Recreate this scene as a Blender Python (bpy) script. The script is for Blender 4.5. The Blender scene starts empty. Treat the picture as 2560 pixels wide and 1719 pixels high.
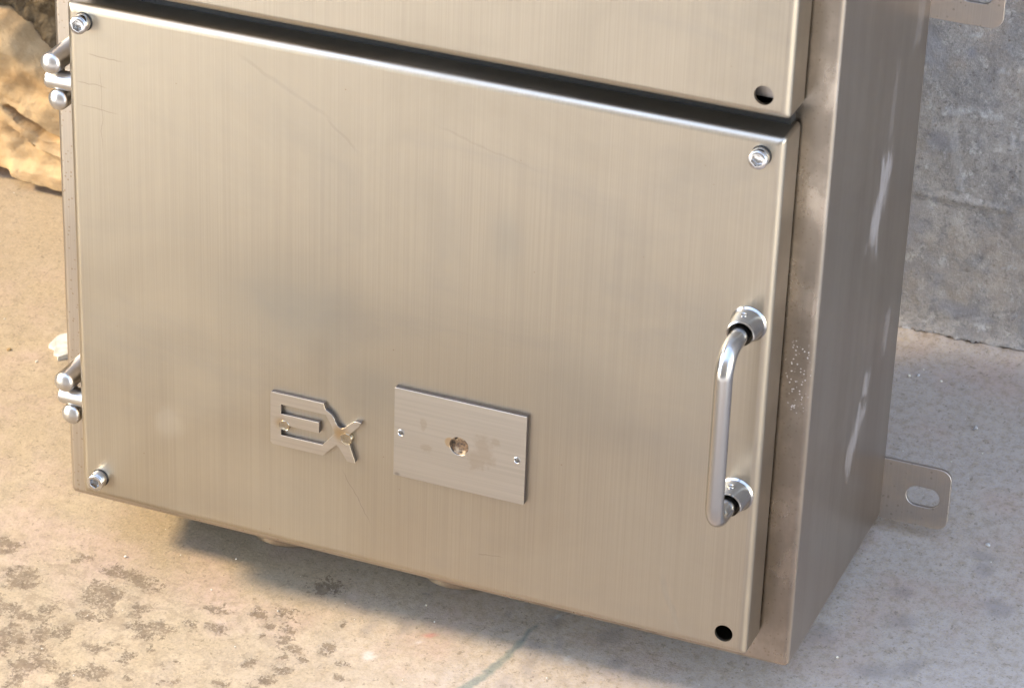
import bpy, bmesh, math, random
import numpy as np
from mathutils import Vector, Matrix
from mathutils.geometry import tessellate_polygon

random.seed(4)
SC = bpy.context.scene
COL = SC.collection

# ------------------------------------------------------------------ camera
cam_d = bpy.data.cameras.new("camera")
cam = bpy.data.objects.new("camera", cam_d)
COL.objects.link(cam)
SC.camera = cam
cam_d.sensor_width = 36.0
cam_d.lens = 36.0 * 8001.12 / 2560.0
cam_d.clip_start = 0.05
cam_d.clip_end = 300.0
LEAN = math.radians(10.0)               # the cabinet leans back against the wall
TILT = Matrix.Rotation(-LEAN, 4, 'X')
ORIGIN = Vector((0.0, -0.22377, 0.05146))
_r = TILT @ Vector((0.92567474, 0.37691496, 0.0325789))
_d = TILT @ Vector((0.20299312, -0.42217018, -0.88349654))
_f = TILT @ Vector((-0.31924922, 0.82444372, -0.46730342))
_m = Matrix(((_r.x, -_d.x, -_f.x, 1.04243), (_r.y, -_d.y, -_f.y, -1.77826),
             (_r.z, -_d.z, -_f.z, 1.56585), (0, 0, 0, 1)))
cam.matrix_world = _m
cam_d.dof.use_dof = True
cam_d.dof.focus_distance = 2.27
cam_d.dof.aperture_fstop = 16.0

# ------------------------------------------------------------------ light
SUN = Vector((-1.27, -0.38, 1.0)).normalized()      # towards the sun
ELEV = math.asin(SUN.z)
AZ = math.atan2(SUN.x, SUN.y)
world = bpy.data.worlds.new("World")
SC.world = world
world.use_nodes = True
wn = world.node_tree.nodes
wl = world.node_tree.links
sky = wn.new("ShaderNodeTexSky")
sky.sky_type = 'NISHITA'
sky.sun_disc = False
sky.sun_elevation = ELEV
sky.sun_rotation = AZ
sky.dust_density = 0.1
sky.ozone_density = 1.0
tint = wn.new("ShaderNodeMix")
tint.data_type = 'RGBA'
tint.blend_type = 'MULTIPLY'
tint.inputs[0].default_value = 1.0
tint.inputs[7].default_value = (1.0, 0.80, 0.65, 1)      # camera balanced for shade
wl.new(sky.outputs[0], tint.inputs[6])
wl.new(tint.outputs[2], wn["Background"].inputs[0])
wn["Background"].inputs[1].default_value = 0.15
sun_d = bpy.data.lights.new("sun", 'SUN')
sun_d.energy = 0.5
sun_d.angle = math.radians(8.0)
sun_d.color = (1.0, 0.78, 0.45)
sun = bpy.data.objects.new("sun", sun_d)
COL.objects.link(sun)
sun.rotation_euler = SUN.to_track_quat('Z', 'Y').to_euler()
SC.view_settings.view_transform = 'Standard'
SC.view_settings.look = 'None'
SC.view_settings.exposure = 3.92
SC.view_settings.gamma = 1.0
SC.cycles.max_bounces = 8
SC.cycles.caustics_reflective = False

# ------------------------------------------------------------------ node helpers
class NT:
    def __init__(s, name):
        s.m = bpy.data.materials.new(name)
        s.m.use_nodes = True
        s.t = s.m.node_tree
        s.b = s.t.nodes["Principled BSDF"]
    def n(s, typ, **kw):
        x = s.t.nodes.new(typ)
        for k, v in kw.items():
            setattr(x, k, v)
        return x
    def l(s, a, b):
        s.t.links.new(a, b)
    def val(s, sock, v):
        if hasattr(v, 'is_output'):
            s.l(v, sock)
        else:
            sock.default_value = v
    def math(s, op, a, b=0.0, c=None, clamp=False):
        x = s.n("ShaderNodeMath", operation=op, use_clamp=clamp)
        s.val(x.inputs[0], a); s.val(x.inputs[1], b)
        if c is not None: s.val(x.inputs[2], c)
        return x.outputs[0]
    def ramp(s, v, lo, hi, a=0.0, b=1.0):
        x = s.n("ShaderNodeMapRange", interpolation_type='SMOOTHSTEP')
        s.val(x.inputs[0], v)
        x.inputs[1].default_value = lo; x.inputs[2].default_value = hi
        x.inputs[3].default_value = a; x.inputs[4].default_value = b
        return x.outputs[0]
    def mix(s, f, a, b, mode='MIX'):
        x = s.n("ShaderNodeMix", data_type='RGBA', blend_type=mode)
        s.val(x.inputs[0], f)
        for i, v in ((6, a), (7, b)):
            if hasattr(v, 'is_output'): s.l(v, x.inputs[i])
            else: x.inputs[i].default_value = (*v, 1)
        return x.outputs[2]
    def coord(s, kind='Object'):
        if not hasattr(s, '_tc'): s._tc = s.n("ShaderNodeTexCoord")
        return s._tc.outputs[kind]
    def sep(s, v):
        x = s.n("ShaderNodeSeparateXYZ"); s.l(v, x.inputs[0]); return x.outputs
    def mapv(s, scale, loc=(0, 0, 0), rot=(0, 0, 0)):
        x = s.n("ShaderNodeMapping"); s.l(s.coord(), x.inputs[0])
        x.inputs[1].default_value = loc; x.inputs[2].default_value = rot
        x.inputs[3].default_value = scale
        return x.outputs[0]
    def noise(s, vec, scale, detail=4.0, rough=0.55, dist=0.0):
        x = s.n("ShaderNodeTexNoise"); s.l(vec, x.inputs['Vector'])
        x.inputs['Scale'].default_value = scale; x.inputs['Detail'].default_value = detail
        x.inputs['Roughness'].default_value = rough; x.inputs['Distortion'].default_value = dist
        return x.outputs[0]
    def voro(s, vec, scale):
        x = s.n("ShaderNodeTexVoronoi"); s.l(vec, x.inputs['Vector'])
        x.inputs['Scale'].default_value = scale
        return x
    def attr(s, name):
        x = s.n("ShaderNodeAttribute", attribute_name=name); return x.outputs['Fac']
    def bump(s, h, strength, dist, prev=None):
        x = s.n("ShaderNodeBump"); s.l(h, x.inputs['Height'])
        x.inputs['Strength'].default_value = strength; x.inputs['Distance'].default_value = dist
        if prev is not None: s.l(prev, x.inputs['Normal'])
        return x.outputs[0]
    def blob(s, cx, cy, cz, rx, ry, rz, soft=1.0, warp=None):
        """soft ellipsoid mask in object space (wear marks)"""
        v = s.n("ShaderNodeVectorMath", operation='SUBTRACT'); s.l(s.coord(), v.inputs[0])
        v.inputs[1].default_value = (cx, cy, cz)
        w = s.n("ShaderNodeVectorMath", operation='DIVIDE'); s.l(v.outputs[0], w.inputs[0])
        w.inputs[1].default_value = (rx, ry, rz)
        q = s.n("ShaderNodeVectorMath", operation='LENGTH'); s.l(w.outputs[0], q.inputs[0])
        d = q.outputs['Value']
        if warp is not None: d = s.math('ADD', d, warp)
        return s.ramp(d, 1.0, 1.0 - soft, 0, 1)

def steel(name, base=(0.415, 0.362, 0.29), rough=0.34, grain='Z', grain_amt=1.0, smudge=True, extra=None):
    t = NT(name)
    b = t.b
    b.inputs['Metallic'].default_value = 1.0
    if grain == 'Z':   sc = (1000, 1000, 5); sc2 = (340, 340, 2.5)
    else:              sc = (9, 700, 700); sc2 = (5, 300, 300)
    fine = t.noise(t.mapv(sc), 1.0, 1.0, 0.5)
    mid = t.noise(t.mapv(sc2), 1.0, 2.0, 0.5)
    g = t.math('ADD', t.math('MULTIPLY', fine, 0.72), t.math('MULTIPLY', mid, 0.28))
    big = t.noise(t.coord(), 7.0, 5.0, 0.6, 0.4)
    dark = tuple(c * (1 - 0.05 * grain_amt) for c in base)
    lite = tuple(min(1, c * (1 + 0.05 * grain_amt)) for c in base)
    col = t.mix(t.ramp(g, 0.3, 0.7), dark, lite)
    r = t.math('MULTIPLY_ADD', g, 0.03 * grain_amt, rough - 0.015 * grain_amt)
    if smudge:
        col = t.mix(t.ramp(big, 0.42, 0.75, 0.0, 0.32), col, tuple(c * f for c, f in zip(base, (0.74, 0.73, 0.71))))
        r = t.math('ADD', r, t.ramp(big, 0.35, 0.75, -0.015, 0.08))
    height = g
    if extra:
        col, r = extra(t, col, r)
    t.l(col, b.inputs['Base Color'])
    t.l(r, b.inputs['Roughness'])
    b.inputs['Anisotropic'].default_value = 0.35
    tg = t.n("ShaderNodeTangent", direction_type='RADIAL', axis='Z')
    t.l(tg.outputs[0], b.inputs['Tangent'])
    if grain == 'Z': b.inputs['Anisotropic Rotation'].default_value = 0.25
    return t.m

def scratch(t, a, bpt, width, y=-0.034):
    """mask of a thin straight scratch between two points (x, z) on the door"""
    ax, az = a; bx, bz = bpt
    L = math.hypot(bx - ax, bz - az); ux, uz = (bx - ax) / L, (bz - az) / L
    s = t.sep(t.coord())
    wob = t.math('MULTIPLY_ADD', t.noise(t.coord(), 60.0, 2.0), 0.006, -0.003)
    px = t.math('SUBTRACT', s[0], ax); pz = t.math('SUBTRACT', s[2], az)
    al = t.math('ADD', t.math('MULTIPLY', px, ux), t.math('MULTIPLY', pz, uz))
    pe = t.math('ADD', t.math('SUBTRACT', t.math('MULTIPLY', px, -uz), t.math('MULTIPLY', pz, -ux)), wob)
    m = t.ramp(t.math('ABSOLUTE', pe), width, width * 0.2, 0, 1)
    m = t.math('MULTIPLY', m, t.ramp(al, 0, 0.2 * L, 0, 1))
    m = t.math('MULTIPLY', m, t.ramp(al, L, 0.7 * L, 0, 1))
    return m

def door_marks(t, col, r):
    w = t.math('MULTIPLY_ADD', t.noise(t.coord(), 45.0, 5.0, 0.65), 1.6, -0.8)
    # pale dried water spot left of the emblem
    sp = t.blob(0.102, -0.034, 0.102, 0.014, 0.01, 0.016, 0.5, w)
    col = t.mix(t.math('MULTIPLY', sp, 0.16), col, (0.50, 0.47, 0.44))
    r = t.math('ADD', r, t.math('MULTIPLY', sp, 0.03))
    for a, b, wd, f in (((0.155, 0.396), (0.235, 0.357), 0.0022, 0.22), ((0.222, 0.362), (0.249, 0.340), 0.0016, 0.2),
                        ((0.236, 0.098), (0.262, 0.055), 0.0006, 0.5), ((0.474, 0.076), (0.492, 0.030), 0.0035, 0.35),
                        ((0.34, 0.055), (0.362, 0.057), 0.0006, 0.5), ((0.044, 0.374), (0.075, 0.372), 0.0007, 0.5),
                        ((0.035, 0.352), (0.062, 0.351), 0.0006, 0.5), ((0.036, 0.335), (0.070, 0.333), 0.0006, 0.45),
                        ((0.30, 0.372), (0.38, 0.352), 0.0012, 0.12),
                        ((0.055, 0.30), (0.0555, 0.372), 0.0005, 0.4)):
        m = scratch(t, a, b, wd)
        col = t.mix(t.math('MULTIPLY', m, f), col, (0.22, 0.19, 0.16))
        r = t.math('ADD', r, t.math('MULTIPLY', m, 0.1))
    # dull cloudy bands
    cl = t.noise(t.mapv((5, 5, 11), (0, 0, 1.3), (0, 0.5, 0)), 1.0, 5.0, 0.62, 0.5)
    col = t.mix(t.ramp(cl, 0.45, 0.75, 0, 0.35), col, (0.29, 0.275, 0.255))
    # dull patches: cloudy reflections painted into the door colour
    hz = None
    for (x, z, rx, rz, f) in ((0.20, 0.215, 0.085, 0.055, 0.8), (0.26, 0.165, 0.05, 0.035, 0.6), (0.355, 0.30, 0.018, 0.035, 0.7), (0.41, 0.20, 0.06, 0.05, 0.5), (0.49, 0.25, 0.03, 0.06, 0.4)):
        m = t.blob(x, -0.034, z, rx, 0.02, rz, 1.0, t.math('MULTIPLY', w, 0.25))
        m = t.math('MULTIPLY', m, f)
        hz = m if hz is None else t.math('MAXIMUM', hz, m)
    col = t.mix(t.math('MULTIPLY', hz, 0.42), col, (0.29, 0.285, 0.26))
    # rust freckles
    v = t.voro(t.coord(), 160.0)
    fr = t.math('MULTIPLY', t.ramp(v.outputs['Distance'], 0.10, 0.03, 0, 1), t.ramp(t.sep(v.outputs['Color'])[0], 0.965, 0.975, 0, 1))
    col = t.mix(t.math('MULTIPLY', fr, 0.7), col, (0.20, 0.13, 0.08))
    return col, r

def body_marks(t, col, r):
    s = t.sep(t.coord())
    fib = t.math('ADD', t.math('MULTIPLY', t.noise(t.mapv((60, 520, 36)), 1.0, 4.0, 0.7), 0.6), t.math('MULTIPLY', t.noise(t.mapv((60, 150, 30)), 1.0, 3.0, 0.6), 0.6))
    tot = None
    for (a, b_, wd, f) in (((0.149, 0.335), (0.119, 0.258), 0.017, 1.0), ((0.188, 0.196), (0.186, 0.150), 0.010, 0.7),
                           ((0.144, 0.165), (0.140, 0.140), 0.009, 0.8), ((0.146, 0.143), (0.105, 0.093), 0.014, 0.9),
                           ((0.203, 0.43), (0.196, 0.385), 0.010, 0.45), ((0.150, 0.40), (0.146, 0.335), 0.006, 0.4)):
        L = math.hypot(b_[0] - a[0], b_[1] - a[1]); ux, uz = (b_[0] - a[0]) / L, (b_[1] - a[1]) / L
        py = t.math('SUBTRACT', s[1], a[0]); pz = t.math('SUBTRACT', s[2], a[1])
        al = t.math('DIVIDE', t.math('ADD', t.math('MULTIPLY', py, ux), t.math('MULTIPLY', pz, uz)), L)
        pe = t.math('ABSOLUTE', t.math('SUBTRACT', t.math('MULTIPLY', py, -uz), t.math('MULTIPLY', pz, -ux)))
        d = t.math('SUBTRACT', 1.0, t.math('DIVIDE', pe, wd))
        e = t.math('MINIMUM', t.ramp(al, -0.15, 0.35, -0.8, 1), t.ramp(al, 1.2, 0.55, -0.8, 1))
        m = t.ramp(t.math('ADD', t.math('MINIMUM', d, e), t.math('MULTIPLY_ADD', fib, 3.6, -2.0)), 0.0, 0.8, 0, f)
        tot = m if tot is None else t.math('MAXIMUM', tot, m)
    tot = t.math('MULTIPLY', tot, t.ramp(s[0], 0.552, 0.557, 0, 1))
    col = t.mix(t.math('MULTIPLY', t.math('MULTIPLY', tot, t.ramp(t.noise(t.mapv((200, 900, 60)), 1.0, 3.0, 0.6), 0.35, 0.55, 0.35, 1)), 0.62), col, (0.74, 0.73, 0.79))
    r = t.math('ADD', r, t.math('MULTIPLY', tot, 0.25))
    # soft brown handling tint running down the side sheet
    bn = t.math('ADD', t.math('MULTIPLY', t.noise(t.mapv((5, 42, 3)), 1.0, 3.0, 0.55), 0.6), t.math('MULTIPLY', t.noise(t.mapv((4, 7, 5)), 1.0, 3.0, 0.5), 0.4))
    col = t.mix(t.ramp(bn, 0.38, 0.66, 0, 0.6), col, (0.33, 0.265, 0.215))
    # brown corrosion freckles, denser low on the flange and on the left flange
    v2 = t.voro(t.coord(), 330.0)
    n3 = t.noise(t.coord(), 28.0, 3.0)
    fr = t.math('MULTIPLY', t.ramp(v2.outputs['Distance'], 0.34, 0.12, 0, 1),
                t.ramp(t.math('ADD', t.sep(v2.outputs['Color'])[1], n3), 1.12, 1.25, 0, 1))
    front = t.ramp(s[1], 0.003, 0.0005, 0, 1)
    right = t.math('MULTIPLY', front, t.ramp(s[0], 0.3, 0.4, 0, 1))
    fr = t.math('MULTIPLY', fr, front)
    col = t.mix(t.math('MULTIPLY', fr, 0.6), col, (0.24, 0.17, 0.11))
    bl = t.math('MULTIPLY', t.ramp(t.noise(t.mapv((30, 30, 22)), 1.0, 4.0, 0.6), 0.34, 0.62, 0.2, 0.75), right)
    col = t.mix(bl, col, (0.185, 0.158, 0.132))  # blotchy brown; dark reflection beside the door lip put into the colour
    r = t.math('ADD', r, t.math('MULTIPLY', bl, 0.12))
    # white overspray specks on the front flange
    v = t.voro(t.coord(), 480.0)
    dots = t.math('MULTIPLY', t.ramp(v.outputs['Distance'], 0.30, 0.18, 0, 1), t.ramp(t.sep(v.outputs['Color'])[0], 0.30, 0.34, 0, 1))
    reg = t.blob(0.550, 0.0, 0.227, 0.013, 0.01, 0.042, 0.9, t.math('MULTIPLY_ADD', t.noise(t.coord(), 120.0, 3.0), 1.0, -0.5))
    dots = t.math('MULTIPLY', dots, t.ramp(reg, 0.15, 0.5, 0, 1))
    col = t.mix(dots, col, (0.80, 0.80, 0.84))
    r = t.math('MAXIMUM', r, 0.30)
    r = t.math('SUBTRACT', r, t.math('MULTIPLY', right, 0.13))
    return col, r

def plate_marks(t, col, r):
    w = t.math('MULTIPLY_ADD', t.noise(t.coord(), 110.0, 5.0, 0.7), 2.4, -1.2)
    tot = None
    for (x, z, rx, rz) in ((0.345, 0.140, 0.010, 0.013), (0.338, 0.131, 0.010, 0.008), (0.353, 0.149, 0.004, 0.004),
                           (0.300, 0.150, 0.003, 0.006), (0.303, 0.132, 0.006, 0.004)):
        m = t.blob(x, -0.038, z, rx, 0.01, rz, 0.5, w)
        tot = m if tot is None else t.math('MAXIMUM', tot, m)
    col = t.mix(t.math('MULTIPLY', tot, 0.45), col, (0.40, 0.33, 0.26))
    rb = t.blob(0.3197, -0.038, 0.1405, 0.0042, 0.01, 0.0045, 0.3)
    col = t.mix(t.math('MULTIPLY', rb, 0.6), col, (0.50, 0.33, 0.15))
    dk = t.blob(0.281, -0.038, 0.1062, 0.003, 0.01, 0.002, 0.7)
    col = t.mix(t.math('MULTIPLY', dk, 0.7), col, (0.25, 0.23, 0.22))
    return col, r

def tab_marks(t, col, r):
    n = t.noise(t.coord(), 60.0, 6.0, 0.7)
    col = t.mix(t.ramp(n, 0.42, 0.62, 0.15, 0.8), col, (0.42, 0.365, 0.325))
    v = t.voro(t.coord(), 260.0)
    col = t.mix(t.math('MULTIPLY', t.ramp(v.outputs['Distance'], 0.3, 0.15, 0, 0.6), t.ramp(t.sep(v.outputs['Color'])[0], 0.75, 0.8, 0, 1)), col, (0.22, 0.2, 0.185))
    return col, r

def emblem_marks(t, col, r):
    for (x, z, rr) in ((0.1915, 0.1245, 0.007), (0.2395, 0.1262, 0.010), (0.236, 0.128, 0.008)):
        m = t.blob(x, -0.037, z, rr, 0.01, rr, 0.9)
        col = t.mix(t.math('MULTIPLY', m, 0.6), col, (0.40, 0.27, 0.13))
    return col, r

M = {}
M['door'] = steel('brushed_door_steel', extra=door_marks)
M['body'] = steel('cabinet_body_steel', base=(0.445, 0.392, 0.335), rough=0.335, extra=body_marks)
M['plate'] = steel('name_plate_steel', base=(0.50, 0.465, 0.42), rough=0.38, grain='X', smudge=False, extra=plate_marks)
M['emblem'] = steel('emblem_steel', base=(0.51, 0.465, 0.41), rough=0.37, grain='X', smudge=False, extra=emblem_marks)
M['cut'] = steel('laser_cut_edge', base=(0.17, 0.155, 0.15), rough=0.42, smudge=False)
M['tab'] = steel('mounting_tab_steel', base=(0.37, 0.34, 0.32), rough=0.52, extra=tab_marks)
M['handle'] = steel('handle_satin_steel', base=(0.44, 0.43, 0.42), rough=0.22, grain_amt=0.5, smudge=False)
M['chrome'] = steel('polished_steel', base=(0.53, 0.51, 0.49), rough=0.32, grain_amt=0.25, smudge=False)
M['boss'] = steel('cast_boss_steel', base=(0.43, 0.415, 0.40), rough=0.22, grain_amt=0.4, smudge=False)
M['screw'] = steel('screw_steel', base=(0.56, 0.55, 0.54), rough=0.16, grain_amt=0.3, smudge=False)
M['stub'] = steel('stub_pipe_steel', base=(0.36, 0.30, 0.24), rough=0.35, smudge=False)
t = NT('black_rubber'); t.b.inputs['Base Color'].default_value = (0.012, 0.012, 0.013, 1); t.b.inputs['Roughness'].default_value = 0.45; M['rubber'] = t.m
t = NT('burnt_grime')
gn = t.noise(t.coord(), 420.0, 4.0, 0.7); gm = t.noise(t.coord(), 150.0, 3.0)
c = t.mix(t.ramp(gn, 0.35, 0.65), (0.025, 0.02, 0.02), (0.26, 0.16, 0.09))
c = t.mix(t.ramp(gm, 0.52, 0.66), c, (0.55, 0.42, 0.28))
t.l(c, t.b.inputs['Base Color']); t.b.inputs['Roughness'].default_value = 0.5
t.b.inputs['Metallic'].default_value = 0.3
t.l(t.bump(gn, 0.6, 0.001), t.b.inputs['Normal']); M['grime'] = t.m
t = NT('weld_bead_steel')
gn = t.noise(t.coord(), 260.0, 3.0)
t.l(t.mix(t.ramp(gn, 0.35, 0.65), (0.50, 0.46, 0.385), (0.44, 0.365, 0.25)), t.b.inputs['Base Color'])
t.b.inputs['Metallic'].default_value = 1.0; t.b.inputs['Roughness'].default_value = 0.2
t.l(t.bump(gn, 0.4, 0.0008), t.b.inputs['Normal']); M['weld'] = t.m

# ------------------------------------------------------------------ object helpers
def put(name, me, mat, parent=None, smooth=True, ang=35.0, wn_=True, solid=None):
    o = bpy.data.objects.new(name, me)
    COL.objects.link(o)
    if mat is not None: me.materials.append(mat)
    if smooth:
        for p in me.polygons: p.use_smooth = True
        me.set_sharp_from_angle(angle=math.radians(ang))
    if solid:
        for p in me.polygons:
            if abs(p.normal.y) > 0.99999: p.use_smooth = False
        s = o.modifiers.new("sheet", 'SOLIDIFY'); s.thickness = solid; s.offset = -1.0; s.use_even_offset = True
    if wn_:
        w = o.modifiers.new("normals", 'WEIGHTED_NORMAL'); w.keep_sharp = True; w.weight = 80
    if parent is not None: o.parent = parent
    return o

def from_bm(name, bm, mat, parent=None, **kw):
    bmesh.ops.recalc_face_normals(bm, faces=bm.faces)
    me = bpy.data.meshes.new(name); bm.to_mesh(me); bm.free()
    return put(name, me, mat, parent, **kw)

def tag(o, label=None, cat=None, group=None, kind=None):
    if label: o['label'] = label
    if cat: o['category'] = cat
    if group: o['group'] = group
    if kind: o['kind'] = kind
    return o

def empty(name, parent=None):
    o = bpy.data.objects.new(name, None); COL.objects.link(o)
    o.empty_display_size = 0.02
    if parent is not None: o.parent = parent
    return o

def circle(cx, cz, r, n=32, a0=0.0):
    return [(cx + r * math.cos(a0 + 2 * math.pi * i / n), cz + r * math.sin(a0 + 2 * math.pi * i / n)) for i in range(n)]

def rrect(x0, z0, x1, z1, r, n=6):
    pts = []
    for cx, cz, a in ((x1 - r, z1 - r, 0), (x0 + r, z1 - r, 90), (x0 + r, z0 + r, 180), (x1 - r, z0 + r, 270)):
        for i in range(n + 1):
            q = math.radians(a + 90 * i / n)
            pts.append((cx + r * math.cos(q), cz + r * math.sin(q)))
    return pts

def area(p):
    return 0.5 * sum(p[i][0] * p[(i + 1) % len(p)][1] - p[(i + 1) % len(p)][0] * p[i][1] for i in range(len(p)))

def shrink(p, d):
    """inset a polygon (list of (x, z)) by d; negative grows"""
    s = 1.0 if area(p) > 0 else -1.0
    out = []
    n = len(p)
    for i in range(n):
        a, b, c = Vector(p[i - 1]), Vector(p[i]), Vector(p[(i + 1) % n])
        e1 = (b - a).normalized(); e2 = (c - b).normalized()
        n1 = Vector((-e1.y, e1.x)) * s; n2 = Vector((-e2.y, e2.x)) * s
        k = n1 + n2
        k = k / max(0.25, k.dot(k) / 2.0) if k.length > 1e-6 else n1
        out.append((b.x + k.x * d, b.y + k.y * d))
    return out

def cap(bm, loops, y, flip=False):
    """flat face at depth y bounded by loops (outer + holes); returns the vert loops"""
    vl = [[bm.verts.new((x, y, z)) for x, z in L] for L in loops]
    flat = [v for L in vl for v in L]
    tris = tessellate_polygon([[Vector((x, z, 0)) for x, z in L] for L in loops])
    for a, b_, c_ in tris:
        try: bm.faces.new((flat[a], flat[b_], flat[c_]))
        except ValueError: pass
    return vl

def bridge(bm, A, B):
    n = len(A)
    for i in range(n):
        j = (i + 1) % n
        bm.faces.new((A[i], A[j], B[j], B[i]))

def slab(bm, outer, holes, yf, yb, ch=0.00012):
    """plate with its front at yf (towards the viewer), back at yb, chamfered front edge, through holes"""
    fl = cap(bm, [shrink(outer, ch)] + [shrink(h, -ch) for h in holes], yf)
    bl = cap(bm, [outer] + holes, yb)
    for f, b_, L in zip(fl, bl, [outer] + holes):
        mid = [bm.verts.new((x, yf + ch, z)) for x, z in L]
        bridge(bm, f, mid); bridge(bm, mid, b_)

def edge_mat(o):
    """oxidised laser-cut edges"""
    o.data.materials.append(M['cut'])
    for p in o.data.polygons:
        if abs(p.normal.y) < 0.3: p.material_index = 1

def lathe(bm, prof, origin, axis, seg=28, close_start=False, close_end=True, xdir=None):
    """profile of (radius, height) revolved about axis through origin"""
    ax = Vector(axis).normalized()
    u = ax.orthogonal().normalized() if xdir is None else Vector(xdir)
    w = ax.cross(u)
    o = Vector(origin)
    rings = []
    for r, h in prof:
        if r < 1e-6:
            rings.append([bm.verts.new(o + ax * h)])
        else:
            rings.append([bm.verts.new(o + ax * h + (u * math.cos(2 * math.pi * i / seg) + w * math.sin(2 * math.pi * i / seg)) * r) for i in range(seg)])
    for A, B in zip(rings, rings[1:]):
        if len(A) == 1 and len(B) == 1: continue
        for i in range(seg):
            j = (i + 1) % seg
            if len(A) == 1: bm.faces.new((A[0], B[j], B[i]))
            elif len(B) == 1: bm.faces.new((A[i], A[j], B[0]))
            else: bm.faces.new((A[i], A[j], B[j], B[i]))
    if close_start and len(rings[0]) > 1: bm.faces.new(rings[0])
    if close_end and len(rings[-1]) > 1: bm.faces.new(rings[-1])
    return rings

def sweep(bm, pts, r, seg=20):
    rings = []
    ref = None
    for i, p in enumerate(pts):
        d = (pts[min(i + 1, len(pts) - 1)] - pts[max(i - 1, 0)]).normalized()
        u = Vector((1, 0, 0)); u = (u - d * u.dot(d)).normalized(); w = d.cross(u)
        rings.append([bm.verts.new(p + (u * math.cos(2 * math.pi * k / seg) + w * math.sin(2 * math.pi * k / seg)) * r) for k in range(seg)])
    for A, B in zip(rings, rings[1:]): bridge(bm, A, B)
    bm.faces.new(rings[0]); bm.faces.new(rings[-1])

# numpy value noise ---------------------------------------------------------
def _h(ix, iy, seed):
    n = (ix.astype(np.int64) * 374761393 + iy.astype(np.int64) * 668265263 + seed * 1442695041) & 0xffffffff
    n = ((n ^ (n >> 13)) * 1274126177) & 0xffffffff
    return ((n ^ (n >> 16)) & 0xffff) / 65535.0
def vnoise(x, y, seed=0):
    ix, iy = np.floor(x), np.floor(y); fx, fy = x - ix, y - iy
    fx = fx * fx * (3 - 2 * fx); fy = fy * fy * (3 - 2 * fy)
    a, b = _h(ix, iy, seed), _h(ix + 1, iy, seed); c, d = _h(ix, iy + 1, seed), _h(ix + 1, iy + 1, seed)
    return (a * (1 - fx) + b * fx) * (1 - fy) + (c * (1 - fx) + d * fx) * fy
def fbm(x, y, freq, octv=5, seed=0, gain=0.5):
    t_, a_, n_ = 0.0, 1.0, 0.0
    for k in range(octv):
        t_ = t_ + a_ * vnoise(x * freq + 17.3 * k, y * freq - 9.1 * k, seed + k); n_ += a_; a_ *= gain; freq *= 2.03
    return t_ / n_
def sstep(x, a, b):
    t_ = np.clip((x - a) / (b - a), 0, 1); return t_ * t_ * (3 - 2 * t_)
def segdist(x, y, pts):
    d = np.full(x.shape, 9.0); tt = np.zeros(x.shape); n = len(pts) - 1
    for i in range(n):
        ax, ay = pts[i]; bx, by = pts[i + 1]
        vx, vy = bx - ax, by - ay
        q = np.clip(((x - ax) * vx + (y - ay) * vy) / (vx * vx + vy * vy), 0, 1)
        e = np.hypot(x - ax - q * vx, y - ay - q * vy)
        m = e < d; d = np.where(m, e, d); tt = np.where(m, (i + q) / n, tt)
    return d, tt
def axis_vals(lo, f0, f1, hi, step):
    a = np.arange(f0, f1 + step / 2, step)
    def out(start, end, sgn):
        r, s, x = [], step, start
        while (end - x) * sgn > 0:
            s *= 1.35; x = x + sgn * s; r.append(x)
        return r
    return np.array(sorted(out(f0, lo, -1) + list(a) + out(f1, hi, 1)))
def grid_mesh(name, P, attrs):
    ny, nx = P.shape[:2]
    me = bpy.data.meshes.new(name)
    idx = np.arange(nx * ny).reshape(ny, nx)
    F = np.stack([idx[:-1, :-1], idx[:-1, 1:], idx[1:, 1:], idx[1:, :-1]], -1).reshape(-1, 4)
    me.from_pydata(P.reshape(-1, 3).tolist(), [], F.tolist())
    for k, v in attrs.items():
        a = me.attributes.new(k, 'FLOAT', 'POINT'); a.data.foreach_set('value', np.ascontiguousarray(v, dtype=np.float32).ravel())
    return me

# ------------------------------------------------------------------ floor
gx = axis_vals(-3.2, -0.37, 0.74, 1.15, 0.0028); gy = axis_vals(-1.25, -0.42, 0.24, 0.9, 0.0028)
X, Y = np.meshgrid(gx, gy)
BLOBS = [(-0.024, -0.271, 0.014, 0.014), (0.043, -0.269, 0.018, 0.012), (0.079, -0.272, 0.008, 0.01), (0.044, -0.291, 0.007, 0.007), (0.056, -0.283, 0.005, 0.007), (0.037, -0.315, 0.008, 0.009), (0.022, -0.322, 0.007, 0.01), (0.016, -0.294, 0.007, 0.011), (-0.008, -0.308, 0.007, 0.007), (0.002, -0.333, 0.014, 0.01), (0.039, -0.348, 0.015, 0.008), (0.063, -0.356, 0.007, 0.01), (0.079, -0.346, 0.01, 0.01), (0.094, -0.323, 0.006, 0.007), (0.03, -0.371, 0.007, 0.01), (-0.054, -0.241, 0.006, 0.009), (-0.039, -0.236, 0.002, 0.004), (0.104, -0.306, 0.005, 0.003), (0.141, -0.272, 0.007, 0.005), (0.183, -0.242, 0.007, 0.009), (0.173, -0.256, 0.005, 0.003), (0.192, -0.26, 0.008, 0.012), (0.226, -0.262, 0.006, 0.007), (0.2, -0.284, 0.005, 0.003), (0.214, -0.279, 0.005, 0.003), (0.18, -0.295, 0.005, 0.007), (0.162, -0.313, 0.002, 0.002), (0.187, -0.316, 0.002, 0.003), (0.197, -0.201, 0.012, 0.011), (0.224, -0.234, 0.003, 0.003),
         (-0.02, -0.36, 0.02, 0.012), (-0.045, -0.32, 0.012, 0.01), (0.0, -0.385, 0.02, 0.01)]
_rb = random.Random(8)
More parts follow.
